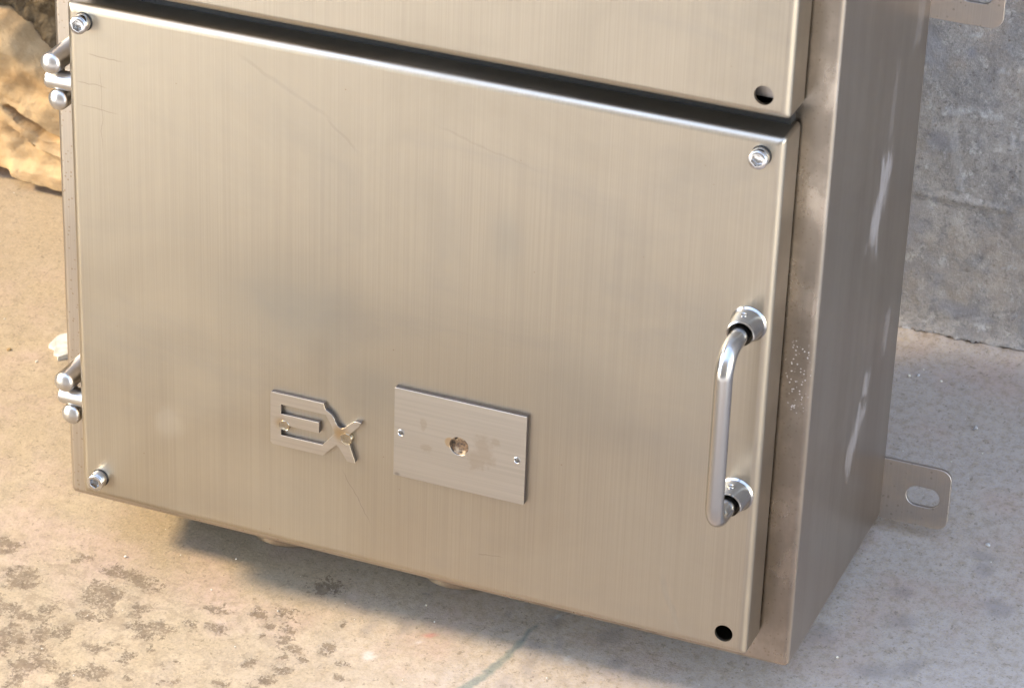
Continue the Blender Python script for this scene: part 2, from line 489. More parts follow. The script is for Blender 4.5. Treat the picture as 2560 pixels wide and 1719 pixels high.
for _k in range(70):
    _x = _rb.uniform(-0.07, 0.26); _y = _rb.uniform(-0.39, -0.235) - 0.12 * max(0, _x - 0.12)
    _s = _rb.uniform(0.002, 0.011) * (1.0 if _x < 0.1 else 0.55)
    BLOBS.append((_x, _y, _s * _rb.uniform(0.9, 1.9), _s * _rb.uniform(0.6, 1.1)))
SOFT = [(0.604, -0.096, 0.013, 0.008), (0.665, -0.057, 0.012, 0.01), (0.646, -0.021, 0.007, 0.008), (0.641, -0.005, 0.013, 0.006), (0.602, -0.152, 0.016, 0.008), (0.623, -0.137, 0.008, 0.011), (0.554, -0.129, 0.011, 0.012), (0.596, -0.065, 0.008, 0.006),
        (0.267, -0.221, 0.006, 0.008), (0.269, -0.186, 0.003, 0.003), (0.334, -0.186, 0.004, 0.006), (0.366, -0.21, 0.007, 0.005), (0.379, -0.202, 0.004, 0.009), (0.368, -0.181, 0.006, 0.01), (0.412, -0.183, 0.011, 0.009), (0.426, -0.206, 0.006, 0.006), (0.445, -0.212, 0.006, 0.006), (0.246, -0.232, 0.005, 0.01), (0.371, -0.233, 0.007, 0.008), (0.4, -0.237, 0.003, 0.006), (0.361, -0.253, 0.007, 0.006), (0.427, -0.122, 0.004, 0.016), (0.234, -0.214, 0.009, 0.006)]
n1 = fbm(X, Y, 90, 5, 11, 0.65); n2 = fbm(X, Y, 200, 4, 31, 0.7); n3 = fbm(X, Y, 14, 4, 5)
wx = X + 0.010 * (fbm(X, Y, 70, 3, 61) - 0.5); wy = Y + 0.010 * (fbm(X, Y, 70, 3, 71) - 0.5)
pit = np.zeros_like(X); soft = np.zeros_like(X)
for cx, cy, rx, ry in BLOBS:
    d = np.hypot((wx - cx) / rx, (wy - cy) / ry)
    pit = np.maximum(pit, np.clip(1.5 - d, 0, 1))
pit = np.clip(pit + (n1 - 0.5) * 0.9, 0, 1) * (pit > 0)
for cx, cy, rx, ry in SOFT:
    d = np.hypot((wx - cx) / rx, (wy - cy) / ry)
    soft = np.maximum(soft, sstep(1.4 - d + (n1 - 0.5) * 1.4, 0.0, 1.1))
d, tt = segdist(X + 0.0016 * (n1 - 0.5), Y, [(0.3575, -0.189), (0.3531, -0.2164), (0.3494, -0.2326), (0.3424, -0.2516), (0.3349, -0.2665), (0.325, -0.285)])
paint = sstep(0.0008 + 0.0026 * np.sin(np.clip(tt * 2.2 + 0.1, 0, 3.1)) - d, -0.0009, 0.0006) * sstep(n2 + 0.25 * (1 - tt), 0.30, 0.46)
red = sstep(0.8 - np.hypot((wx - 0.2915) / 0.007, (wy + 0.2235) / 0.0022) + (n2 - 0.5) * 2, 0.0, 0.5)
for cx, cy, rx, ry in ((0.20, -0.285, 0.005, 0.002), (0.235, -0.305, 0.006, 0.003)):
    red = np.maximum(red, 0.5 * sstep(0.8 - np.hypot((wx - cx) / rx, (wy - cy) / ry) + (n2 - 0.5) * 2, 0.0, 0.6))
white = np.zeros_like(X)
for cx, cy, rx, ry in ((0.391, -0.216, 0.006, 0.006), (0.368, -0.176, 0.003, 0.007), (0.286, -0.236, 0.003, 0.008), (0.375, -0.262, 0.006, 0.004), (0.255, -0.262, 0.006, 0.006)):
    white = np.maximum(white, sstep(1.0 - np.hypot((wx - cx) / rx, (wy - cy) / ry) + (n2 - 0.5) * 2.0, 0.0, 0.9))
Z = (n3 - 0.5) * 0.0016 + (n1 - 0.5) * 0.0005 - sstep(pit, 0.3, 0.8) * 0.0009 * n2
fine_w = sstep(0.9 - np.maximum(np.abs(X - 0.2) * 1.2, np.abs(Y + 0.1)), 0.0, 0.3)
Z = Z * fine_w + 0.004 * np.exp(-np.clip(0.236 - Y, 0, 1) / 0.006) * sstep(X, 0.2, 0.4) * (0.4 + 1.2 * n1)
P = np.stack([X, Y, Z], -1)

def concrete(name, wall=False):
    t = NT(name)
    c0 = t.coord()
    big = t.noise(c0, 3.2, 4.0, 0.6, 0.3); mid = t.noise(c0, 16.0, 5.0, 0.65, 0.4); fine = t.noise(c0, 130.0, 6.0, 0.75); vf = t.noise(c0, 480.0, 4.0, 0.75)
    s = t.sep(c0)
    if wall:
        a, b_, c_ = (0.31, 0.292, 0.285), (0.39, 0.365, 0.35), (0.23, 0.227, 0.24)
    else:
        a, b_, c_ = (0.35, 0.275, 0.18), (0.40, 0.315, 0.21), (0.31, 0.245, 0.17)
    pat = t.noise(c0, 42.0, 8.0, 0.68, 0.3)
    col = t.mix(t.ramp(mid, 0.35, 0.68), a, b_)
    col = t.mix(t.ramp(pat, 0.51, 0.57, 0, 0.7), col, c_)
    col = t.mix(t.ramp(pat, 0.43, 0.37, 0, 0.5), col, tuple(x * 1.12 for x in b_))
    col = t.mix(t.ramp(big, 0.42, 0.68, 0, 0.8), col, c_)
    if not wall:
        # slab colour runs yellow to grey rightwards, standing in partly for warm light
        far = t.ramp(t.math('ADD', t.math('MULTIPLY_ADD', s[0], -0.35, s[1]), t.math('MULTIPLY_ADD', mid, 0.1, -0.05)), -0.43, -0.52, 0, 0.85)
        col = t.mix(far, col, (0.17, 0.122, 0.08))  # unseen front slab darkened so the lower door reflects less light
        gr = t.math('ADD', t.ramp(s[0], 0.02, 0.58, 0, 0.85), t.math('MULTIPLY_ADD', mid, 0.5, -0.25), clamp=True)
        col = t.mix(gr, col, (0.43, 0.375, 0.35))
        col = t.mix(t.ramp(t.noise(t.mapv((1, 1, 1), (3, 1, 0)), 11.0, 5.0, 0.65), 0.46, 0.70, 0, 0.6), col, (0.42, 0.30, 0.255))
    col = t.mix(t.ramp(fine, 0.40, 0.72, 0.0, 0.6 if wall else 0.62), col, tuple(x * 0.70 for x in a))
    col = t.mix(t.ramp(vf, 0.50, 0.64, 0.0, 0.5), col, tuple(x * 1.3 for x in a))
    col = t.mix(t.ramp(vf, 0.46, 0.34, 0.0, 0.45), col, tuple(x * 0.55 for x in a))
    fk = t.noise(c0, 190.0, 4.0, 0.7, 0.4)
    col = t.mix(t.ramp(fk, 0.60, 0.65, 0.0, 0.5), col, tuple(x * 0.42 for x in a))
    col = t.mix(t.ramp(fk, 0.36, 0.32, 0.0, 0.35), col, tuple(x * 1.35 for x in a))
    # small dark and rusty freckles
    v = t.voro(c0, 210.0)
    fr = t.math('MULTIPLY', t.ramp(t.math('ADD', v.outputs['Distance'], t.math('MULTIPLY_ADD', vf, 0.5, -0.25)), 0.24, 0.08, 0, 1), t.ramp(t.math('ADD', t.sep(v.outputs['Color'])[0], t.math('MULTIPLY', mid, 0.4)), 1.06 if not wall else 0.98, 1.2, 0, 1))
    col = t.mix(t.math('MULTIPLY', fr, 0.65), col, (0.16, 0.11, 0.08))
    if wall:
        sp = t.noise(c0, 75.0, 7.0, 0.75, 0.2)
        col = t.mix(t.ramp(sp, 0.56, 0.64, 0, 0.5), col, (0.56, 0.55, 0.56))
        col = t.mix(t.ramp(sp, 0.43, 0.36, 0, 0.6), col, (0.15, 0.145, 0.16))
        col = t.mix(t.ramp(t.noise(t.mapv((1, 1, 1), (5, 2, 1)), 14.0, 5.0, 0.6), 0.5, 0.68, 0, 0.5), col, (0.36, 0.30, 0.25))
        col = t.mix(t.attr('soft'), col, (0.25, 0.25, 0.28))
        col = t.mix(t.math('MULTIPLY', t.attr('white'), 0.4), col, (0.50, 0.50, 0.53))
        col = t.mix(t.math('MULTIPLY', t.attr('crack'), 0.8), col, (0.10, 0.09, 0.085))
    else:
        col = t.mix(t.math('MULTIPLY', t.attr('soft'), 0.42), col, (0.20, 0.175, 0.165))
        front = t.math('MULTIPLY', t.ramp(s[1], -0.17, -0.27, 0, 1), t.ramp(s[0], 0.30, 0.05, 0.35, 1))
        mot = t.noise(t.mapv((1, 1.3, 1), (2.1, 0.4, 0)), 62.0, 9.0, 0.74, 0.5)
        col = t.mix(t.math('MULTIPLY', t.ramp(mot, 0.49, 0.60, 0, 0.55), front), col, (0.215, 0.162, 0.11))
        pn = t.math('ADD', t.math('MULTIPLY', t.noise(c0, 340.0, 6.0, 0.85), 3.4), t.math('MULTIPLY', t.noise(c0, 95.0, 3.0, 0.6), 1.3))
        pt = t.math('MULTIPLY', t.ramp(t.math('ADD', t.math('MULTIPLY', t.attr('pit'), 0.62), t.math('ADD', pn, -2.35)), 0.38, 0.52, 0, 1), t.ramp(t.attr('pit'), 0.02, 0.15, 0, 1))
        col = t.mix(t.math('MULTIPLY', pt, 0.78), col, t.mix(t.ramp(fine, 0.3, 0.7), (0.085, 0.06, 0.04), (0.21, 0.155, 0.105)))
        col = t.mix(t.math('MULTIPLY', t.attr('white'), 0.35), col, (0.60, 0.58, 0.56))
        col = t.mix(t.math('MULTIPLY', t.attr('red'), 0.6), col, (0.40, 0.14, 0.11))
        col = t.mix(t.math('MULTIPLY', t.attr('paint'), 0.62), col, t.mix(t.ramp(fine, 0.4, 0.6), (0.06, 0.105, 0.10), (0.15, 0.19, 0.165)))
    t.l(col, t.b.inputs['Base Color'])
    t.b.inputs['Roughness'].default_value = 0.88
    t.b.inputs['Specular IOR Level'].default_value = 0.25
    h = t.math('ADD', t.math('MULTIPLY', fine, 0.6), t.math('MULTIPLY', vf, 0.4))
    if not wall: h = t.math('SUBTRACT', h, t.math('MULTIPLY', pt, 0.5))
    t.l(t.bump(h, 0.6 if wall else 0.45, 0.0026 if wall else 0.0013), t.b.inputs['Normal'])
    return t.m
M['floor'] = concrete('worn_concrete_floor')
M['wall'] = concrete('stained_cement_wall', True)
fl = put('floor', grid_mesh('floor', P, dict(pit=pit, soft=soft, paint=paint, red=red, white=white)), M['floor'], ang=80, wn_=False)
tag(fl, 'worn concrete floor with dark pits and a green paint stroke', kind='structure')

t = NT('pale_bounce')
t.l(t.mix(t.ramp(t.noise(t.coord(), 3.0, 8.0, 0.7), 0.3, 0.7), (0.62, 0.59, 0.54), (0.78, 0.74, 0.69)), t.b.inputs['Base Color'])
t.b.inputs['Roughness'].default_value = 0.95
bm = bmesh.new()
vs = [bm.verts.new(c_) for c_ in ((-30, -30, -0.03), (30, -30, -0.03), (30, 6, -0.03), (-30, 6, -0.03))]
bm.faces.new(vs)  # unseen pale sheet added so the steel reflects brighter ground
tag(from_bm('bounce_ground', bm, t.m, wn_=False), 'pale ground sheet added out of view, brightening reflections in the steel', kind='structure')

# ------------------------------------------------------------------ wall behind
wxs = axis_vals(-3.0, 0.46, 0.72, 3.2, 0.0018); wzs = axis_vals(-0.05, 0.0, 0.36, 2.6, 0.0018)
X, Z = np.meshgrid(wxs, wzs)
n1 = fbm(X, Z, 80, 4, 111, 0.6); n2 = fbm(X, Z, 220, 3, 131, 0.7); n3 = fbm(X, Z, 12, 4, 105)
wx = X + 0.012 * (fbm(X, Z, 60, 3, 161) - 0.5); wz = Z + 0.012 * (fbm(X, Z, 60, 3, 171) - 0.5)
CR = [[(0.5541, 0.1311), (0.559, 0.1308), (0.5694, 0.1216), (0.5772, 0.1139), (0.585, 0.1077), (0.5903, 0.1016), (0.5956, 0.0955), (0.61, 0.085)],
      [(0.5106, 0.1364), (0.5277, 0.141), (0.5413, 0.1405), (0.5536, 0.1412), (0.5671, 0.1399), (0.5805, 0.1401)],
      [(0.5249, 0.0142), (0.5412, 0.019), (0.5868, 0.038), (0.6016, 0.0402), (0.63, 0.043)], [(0.5912, 0.1760), (0.5904, 0.1567)],
      [(0.53, 0.0142), (0.50, 0.022), (0.47, 0.02)]]
crack = np.zeros_like(X); ridge = np.zeros_like(X)
for i, L in enumerate(CR):
    d, tt = segdist(X + 0.004 * (n1 - 0.5), Z + 0.004 * (n2 - 0.5), L)
    wdt = 0.0009 if i in (0, 3) else 0.0013
    crack = np.maximum(crack, sstep(wdt * (0.5 + n1) - d, -0.0011, 0.0004) * (0.4 if i in (0, 3) else 0.3) * sstep(n2, 0.25, 0.6))
    if i == 1: ridge = np.maximum(ridge, np.exp(-((Z - 0.135 - 0.0 * X) / 0.004) ** 2) * sstep(X, 0.50, 0.52) * (1 - sstep(X, 0.57, 0.60)))
white = np.zeros_like(X)
d, tt = segdist(wx, wz, [(0.5309, 0.2158), (0.546, 0.2167), (0.5699, 0.2195)])
white = np.maximum(white, sstep(0.0045 - d + (n2 - 0.5) * 0.010, -0.002, 0.004))
d, tt = segdist(X, Z, [(0.5354, 0.2074), (0.5402, 0.1731), (0.5447, 0.1466)])
white = np.maximum(white, 0.6 * sstep(0.0036 - d, -0.001, 0.001) * sstep(n1 + 0.6 * tt, 0.35, 0.8))
for cx, cz, rx, rz in ((0.579, 0.2017, 0.003, 0.005), (0.5868, 0.2046, 0.003, 0.006), (0.5814, 0.194, 0.004, 0.005), (0.5859, 0.1868, 0.003, 0.005), (0.589, 0.081, 0.008, 0.005), (0.555, 0.30, 0.01, 0.004), (0.57, 0.26, 0.006, 0.003), (0.55, 0.285, 0.006, 0.003)):
    white = np.maximum(white, sstep(1.0 - np.hypot((wx - cx) / rx, (wz - cz) / rz) + (n2 - 0.5) * 2.2, 0.0, 0.6))
white = np.maximum(white, 0.8 * sstep(n2 * n1, 0.46, 0.52) * sstep(Z, 0.15, 0.22))
soft = np.zeros_like(X)
for cx, cz, rx, rz in ((0.525, 0.19, 0.012, 0.014), (0.507, 0.10, 0.02, 0.05), (0.515, 0.27, 0.014, 0.03), (0.55, 0.27, 0.006, 0.006), (0.53, 0.055, 0.02, 0.02), (0.555, 0.03, 0.03, 0.008), (0.527, 0.133, 0.004, 0.004)):
    soft = np.maximum(soft, 0.75 * sstep(1.3 - np.hypot((wx - cx) / rx, (wz - cz) / rz) + (n1 - 0.5) * 1.8, 0.0, 1.3))
Yv = 0.243 + (n3 - 0.5) * 0.006 + (n1 - 0.5) * 0.0010 + crack * 0.0012 - ridge * 0.002 - 0.0016 * (fbm(X, Z, 38, 4, 190, 0.65) - 0.5) - 0.004 * np.exp(-np.clip(Z - 0.004, 0, 9) / 0.006) + 0.010 * (1 - sstep(Z + 0.004 * (n2 - 0.5), 0.0010, 0.0045)) - white * 0.0006
P = np.stack([X, Yv, Z], -1)
nz, nx = X.shape
backP = np.stack([X, np.full_like(X, 0.45), Z], -1)
me = grid_mesh('wall_face', P, dict(crack=crack, white=white, soft=soft))
bm = bmesh.new(); bm.from_mesh(me); bm.verts.ensure_lookup_table()
def vid(i, j): return bm.verts[i * nx + j]
edge = [(0, j) for j in range(nx)] + [(i, nx - 1) for i in range(1, nz)] + [(nz - 1, j) for j in range(nx - 2, -1, -1)] + [(i, 0) for i in range(nz - 2, 0, -1)]
fr = [vid(i, j) for i, j in edge]
bk = [bm.verts.new((v.co.x, 0.45, v.co.z)) for v in fr]
bridge(bm, fr, bk); bm.faces.new(bk)
wall = from_bm('wall', bm, M['wall'], ang=80, wn_=False)
tag(wall, 'grey cracked cement wall behind the steel cabinet', 'wall')

# ------------------------------------------------------------------ stones at the left
def stone_mat(name, a, b_, c_, bumpd, fineamt):
    t = NT(name)
    c0 = t.coord()
    n = t.noise(c0, 22.0, 6.0, 0.65, 0.6); m = t.noise(c0, 75.0, 5.0, 0.7, 0.3); f = t.noise(c0, 300.0, 4.0, 0.7)
    lay = t.noise(t.mapv((9, 9, 40), rot=(0, 0.25, 0)), 1.0, 4.0, 0.6, 0.5)
    col = t.mix(t.ramp(n, 0.35, 0.65), a, b_)
    col = t.mix(t.ramp(lay, 0.48, 0.66, 0, 0.6), col, c_)
    col = t.mix(t.ramp(m, 0.46, 0.70, 0, fineamt), col, tuple(x * 0.45 for x in a))
    col = t.mix(t.ramp(f, 0.58, 0.78, 0, 0.4), col, tuple(min(1, x * 1.35) for x in b_))
    t.l(col, t.b.inputs['Base Color']); t.b.inputs['Roughness'].default_value = 0.9
    t.b.inputs['Specular IOR Level'].default_value = 0.2
    t.l(t.bump(t.math('ADD', m, t.math('MULTIPLY', f, 0.5)), 0.7, bumpd), t.b.inputs['Normal'])
    return t.m
M['sand'] = stone_mat('yellow_sandstone', (0.42, 0.285, 0.15), (0.50, 0.36, 0.21), (0.34, 0.21, 0.10), 0.002, 0.28)
M['crust'] = stone_mat('brown_stone_crust', (0.10, 0.075, 0.046), (0.16, 0.118, 0.07), (0.07, 0.05, 0.03), 0.005, 0.7)

def stone(name, x0, x1, z1, fy, back, mat):
    xs = np.arange(x0, x1 + 0.001, 0.003); zs = np.linspace(0.0, 1.0, 110)
    X, T = np.meshgrid(xs, zs)
    Zt = z1(X)
    Z = T * Zt
    Y = fy(X, Z, Zt)
    bm = bmesh.new()
    rows = [[bm.verts.new((X[i, j], Y[i, j], Z[i, j])) for j in range(len(xs))] for i in range(len(zs))]
    for i in range(len(zs) - 1):
        for j in range(len(xs) - 1):
            bm.faces.new((rows[i][j], rows[i][j + 1], rows[i + 1][j + 1], rows[i + 1][j]))
    ring = rows[0] + [r[-1] for r in rows[1:]] + rows[-1][-2::-1] + [r[0] for r in rows[-2:0:-1]]
    bk = [bm.verts.new((v.co.x, back, v.co.z)) for v in ring]
    bridge(bm, ring, bk); bm.faces.new(bk)
    return from_bm(name, bm, mat, ang=60, wn_=False)

def sand_top(x):
    return np.interp(x, [-0.50, -0.285, -0.268, -0.255, -0.240, -0.20, -0.15], [0.185, 0.160, 0.150, 0.137, 0.126, 0.108, 0.095]) + 0.006 * (vnoise(x * 60, x * 0, 5) - 0.5)
def sand_face(X, Z, Zt):
    y = 0.187 + 0.016 * (fbm(X, Z, 14, 4, 201) - 0.5) + 0.006 * (fbm(X, Z, 60, 4, 211) - 0.5)
    top = np.clip((Z - (Zt - 0.018)) / 0.018, 0, 1); y = y + 0.016 * top ** 2
    # long hollow, roof sharp, floor shallow
    wxx = X + 0.008 * (fbm(X, Z, 50, 3, 221) - 0.5); wzz = Z + 0.007 * (fbm(X, Z, 50, 3, 231) - 0.5)
    ca, sa = math.cos(0.42), math.sin(0.42)
    u = ((wxx + 0.2605) * ca - (wzz - 0.0645) * sa); v = ((wxx + 0.2605) * sa + (wzz - 0.0645) * ca)
    e = np.hypot(u / 0.026, v / 0.0062)
    y = y + 0.024 * sstep(1.15 - e + 0.25 * np.clip(v / 0.006, -1, 1), 0.0, 0.45)
    # broken ledge below it
    d, tt = segdist(wxx, wzz, [(-0.2728, 0.0560), (-0.2620, 0.0505), (-0.2545, 0.0462), (-0.2421, 0.0432), (-0.225, 0.040)])
    side = sstep(wzz - (0.0475 - (wxx + 0.258) * 0.65), -0.0025, 0.001)
    y = y - 0.006 * np.exp(-np.clip(d - 0.0, 0, 1) / 0.006) * side + 0.006 * np.exp(-d / 0.004) * (1 - side)
    # undercut foot with a step
    foot = np.interp(X, [-0.50, -0.2995, -0.287, -0.276, -0.242, -0.15], [0.013, 0.0135, 0.0135, 0.0085, 0.0065, 0.006])
    y = y + 0.020 * (1 - sstep(Z, foot - 0.0025 , foot + 0.0025))
    st = np.interp(X, [-0.50, -0.288, -0.28, -0.15], [0.0, 0.0, 1.0, 1.0])
    y = y - 0.007 * st * (1 - sstep(Z, 0.021, 0.028)) * sstep(Z, foot - 0.002, foot + 0.003)
    return y
s1 = stone('sandstone_block', -0.50, -0.12, sand_top, sand_face, 0.24, M['sand'])
tag(s1, 'smooth yellow sandstone block with a long hollow, on the floor left of the cabinet', 'stone')
def crust_top(x): return np.full_like(x, 0.42) + 0.02 * (vnoise(x * 30, x * 0, 9) - 0.5)
def crust_face(X, Z, Zt):
    n_ = fbm(X, Z, 45, 5, 301, 0.6); m_ = fbm(X, Z, 16, 3, 311)
    y = 0.226 - 0.030 * (m_ - 0.5) - 0.024 * (n_ - 0.5) - 0.010 * np.abs(fbm(X, Z, 30, 3, 321) - 0.5)
    return np.where(Z < 0.1, 0.232, y)
s2 = stone('crusted_stone', -0.52, -0.10, crust_top, crust_face, 0.25, M['crust'])
tag(s2, 'rough dark brown crusted stone at the left, rising behind the smooth yellow block', 'stone')

# ------------------------------------------------------------------ the cabinet
W, D, H = 0.56, 0.2272, 1.372
PF = -0.034                              # front plane of the doors
cab = empty('electrical_cabinet')
cab.location = ORIGIN
cab.rotation_euler = (-LEAN, 0, 0)
tag(cab, 'brushed stainless steel electrical cabinet with two doors, leaning back against the wall', 'cabinet')

bm = bmesh.new()
bmesh.ops.create_cube(bm, size=1.0, matrix=Matrix.Translation((W / 2, D / 2, H / 2)) @ Matrix.Diagonal((W, D, H, 1)))
bmesh.ops.bevel(bm, geom=list(bm.edges), offset=0.0045, segments=5, profile=0.5, affect='EDGES')
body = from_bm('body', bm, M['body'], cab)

def door(name, x0, z0, x1, z1, holes, r=0.0058):
    bm = bmesh.new()
    flat = rrect(x0 + r, z0 + r, x1 - r, z1 - r, 0.0012, 3)
    loops = cap(bm, [flat] + [circle(*h, 32) for h in holes], PF)
    prev = loops[0]
    N = 7
    for i in range(1, N + 1):
        a = math.pi / 2 * i / N
        g = r * math.sin(a)
        L = rrect(x0 + r - g, z0 + r - g, x1 - r + g, z1 - r + g, 0.0012 + 0.0016 * i / N, 3)
        cur = [bm.verts.new((x, PF + r * (1 - math.cos(a)), z)) for x, z in L]
        bridge(bm, prev, cur); prev = cur
    cur = [bm.verts.new((v.co.x, -0.0032, v.co.z)) for v in prev]
    bridge(bm, prev, cur)
    bmesh.ops.recalc_face_normals(bm, faces=bm.faces)
    bm.faces.ensure_lookup_table()
    if sum(f.normal.y * f.calc_area() for f in bm.faces) > 0:
        bmesh.ops.reverse_faces(bm, faces=bm.faces)
    me = bpy.data.meshes.new(name); bm.to_mesh(me); bm.free()
    return put(name, me, M['door'], cab, solid=0.0025, ang=50)

bm = bmesh.new()
def bar(x0, x1, y0, y1, z0, z1):
    bmesh.ops.create_cube(bm, size=1.0, matrix=Matrix.Translation(((x0 + x1) / 2, (y0 + y1) / 2, (z0 + z1) / 2)) @ Matrix.Diagonal((x1 - x0, y1 - y0, z1 - z0, 1)))
for z0, z1 in ((0.0270, 0.4062), (0.4228, H - 0.0225)):
    bar(0.0315, 0.5310, -0.0062, 0.0, z0, z0 + 0.012); bar(0.0315, 0.5310, -0.0062, 0.0, z1 - 0.012, z1)
    bar(0.0315, 0.0435, -0.0062, 0.0, z0 + 0.012, z1 - 0.012); bar(0.5200, 0.5310, -0.0062, 0.0, z0 + 0.012, z1 - 0.012)
bar(0.034, 0.534, -0.010, 0.0, 0.4064, 0.4226)
from_bm('dark_gap_strip', bm, M['rubber'], cab, wn_=False)  # black strips added to darken the gaps around the doors
BR = 0.0064
low = door('lower_door', 0.0292, 0.0246, 0.5385, 0.4083,
           [(0.0432, 0.3965, BR), (0.5237, 0.3948, BR), (0.0450, 0.0420, BR), (0.5224, 0.0393, BR)])
up = door('upper_door', 0.0292, 0.4208, 0.5395, H - 0.020, [(0.5222, 0.4352, BR), (0.045, 0.4352, BR), (0.045, H - 0.036, BR), (0.5222, H - 0.036, BR)])

bm = bmesh.new()
bar(0.508, 0.5365, -0.0262, -0.0235, 0.4312, 0.470)  # strip added behind the hole, imitating light reflected inside it
from_bm('hole_backing', bm, M['tab'], cab)

# captive socket screws -------------------------------------------------------
def make_screw():
    root = empty('socket_screw', cab)
    bm = bmesh.new()
    n = 36
    prof = [(0.0055, -0.006), (0.0061, 0.0005), (0.0063, 0.001), (0.0063, 0.0068), (0.0061, 0.0071), (0.00595, 0.0074), (0.0062, 0.0078), (0.0063, 0.0084), (0.0061, 0.0089), (0.0056, 0.0092)]
    rings = lathe(bm, prof, (0, 0, 0), (0, -1, 0), n, close_start=True, close_end=False, xdir=(1, 0, 0))
    hexr = 0.0039
    def hexpt(i, R, y):
        a = 2 * math.pi * i / n
        k = (a % (math.pi / 3)) - math.pi / 6
        q = R * math.cos(math.pi / 6) / math.cos(k)
        ax = Vector((0, -1, 0)); u = Vector((1, 0, 0)); w = ax.cross(u)
        return u * (math.cos(a) * q) + w * (math.sin(a) * q) + ax * y
    h0 = [bm.verts.new(hexpt(i, hexr + 0.0003, 0.0092)) for i in range(n)]
    h1 = [bm.verts.new(hexpt(i, hexr, 0.0088)) for i in range(n)]
    h2 = [bm.verts.new(hexpt(i, hexr, 0.0052)) for i in range(n)]
    bridge(bm, rings[-1], h0); bridge(bm, h0, h1); bridge(bm, h1, h2)
    c = bm.verts.new((0, -0.0044, 0))
    for i in range(n): bm.faces.new((h2[i], h2[(i + 1) % n], c))
    from_bm('screw_head', bm, M['screw'], root, ang=40, wn_=False)
    bm = bmesh.new()
    lathe(bm, [(0.0055, -0.0006), (0.00665, -0.0004), (0.0068, 0.0003), (0.0066, 0.0008), (0.0055, 0.0008)], (0, 0, 0), (0, -1, 0), 28, close_end=False)
    from_bm('rubber_washer', bm, M['rubber'], root)
    return root
def copy_tree(o, parent):
    c_ = o.copy(); COL.objects.link(c_); c_.parent = parent
    for ch in list(o.children): copy_tree(ch, c_)
    return c_
scr = make_screw()
for i, (x, z, rot) in enumerate(((0.0432, 0.3965, 0.35), (0.5237, 0.3948, 0.75), (0.0450, 0.0420, 0.45))):
    o = scr if i == 0 else copy_tree(scr, cab)
    o.location = (x, PF, z); o.rotation_euler = (0, rot, 0)

# hinges ------------------------------------------------------------------------
def dome(r, L, n=10):
    """rod with a shallow rounded end"""
    h = r * 0.62
    pr = [(r, 0.0)]
    for i in range(n + 1):
        a = math.pi / 2 * i / n
        pr.append((r * math.cos(a) if i < n else 0.0, L - h + h * math.sin(a) ** 0.9))
    return pr
def make_hinge(dx, dz):
    root = empty('hinge', cab)
    for (x, z, L, r) in ((0.0160, 0.3605, 0.0370, 0.0078), (0.0178, 0.3318, 0.0315, 0.0077)):
        bm = bmesh.new(); lathe(bm, dome(r, L), (x + dx, 0.0, z + dz), (0, -1, 0), 28)
        from_bm('hinge_post', bm, M['chrome'], root, ang=50)
    bm = bmesh.new(); r = 0.0070
    lathe(bm, [(r, 0.0), (r, 0.0222), (r * 0.96, 0.0236), (r * 0.82, 0.0246), (0, 0.025)], (0.0325 + dx, -0.0235, 0.3452 + dz), (-1, 0, 0), 28)
    from_bm('hinge_knuckle', bm, M['chrome'], root, ang=50)
    bm = bmesh.new(); lathe(bm, [(0.0028, 0), (0.0028, 0.024)], (0.0165 + dx, -0.020, 0.337 + dz), (0, 0, 1), 12, close_start=True)
    from_bm('hinge_pin', bm, M['chrome'], root)
make_hinge(0.0, 0.0)
make_hinge(0.0012, -0.2469)

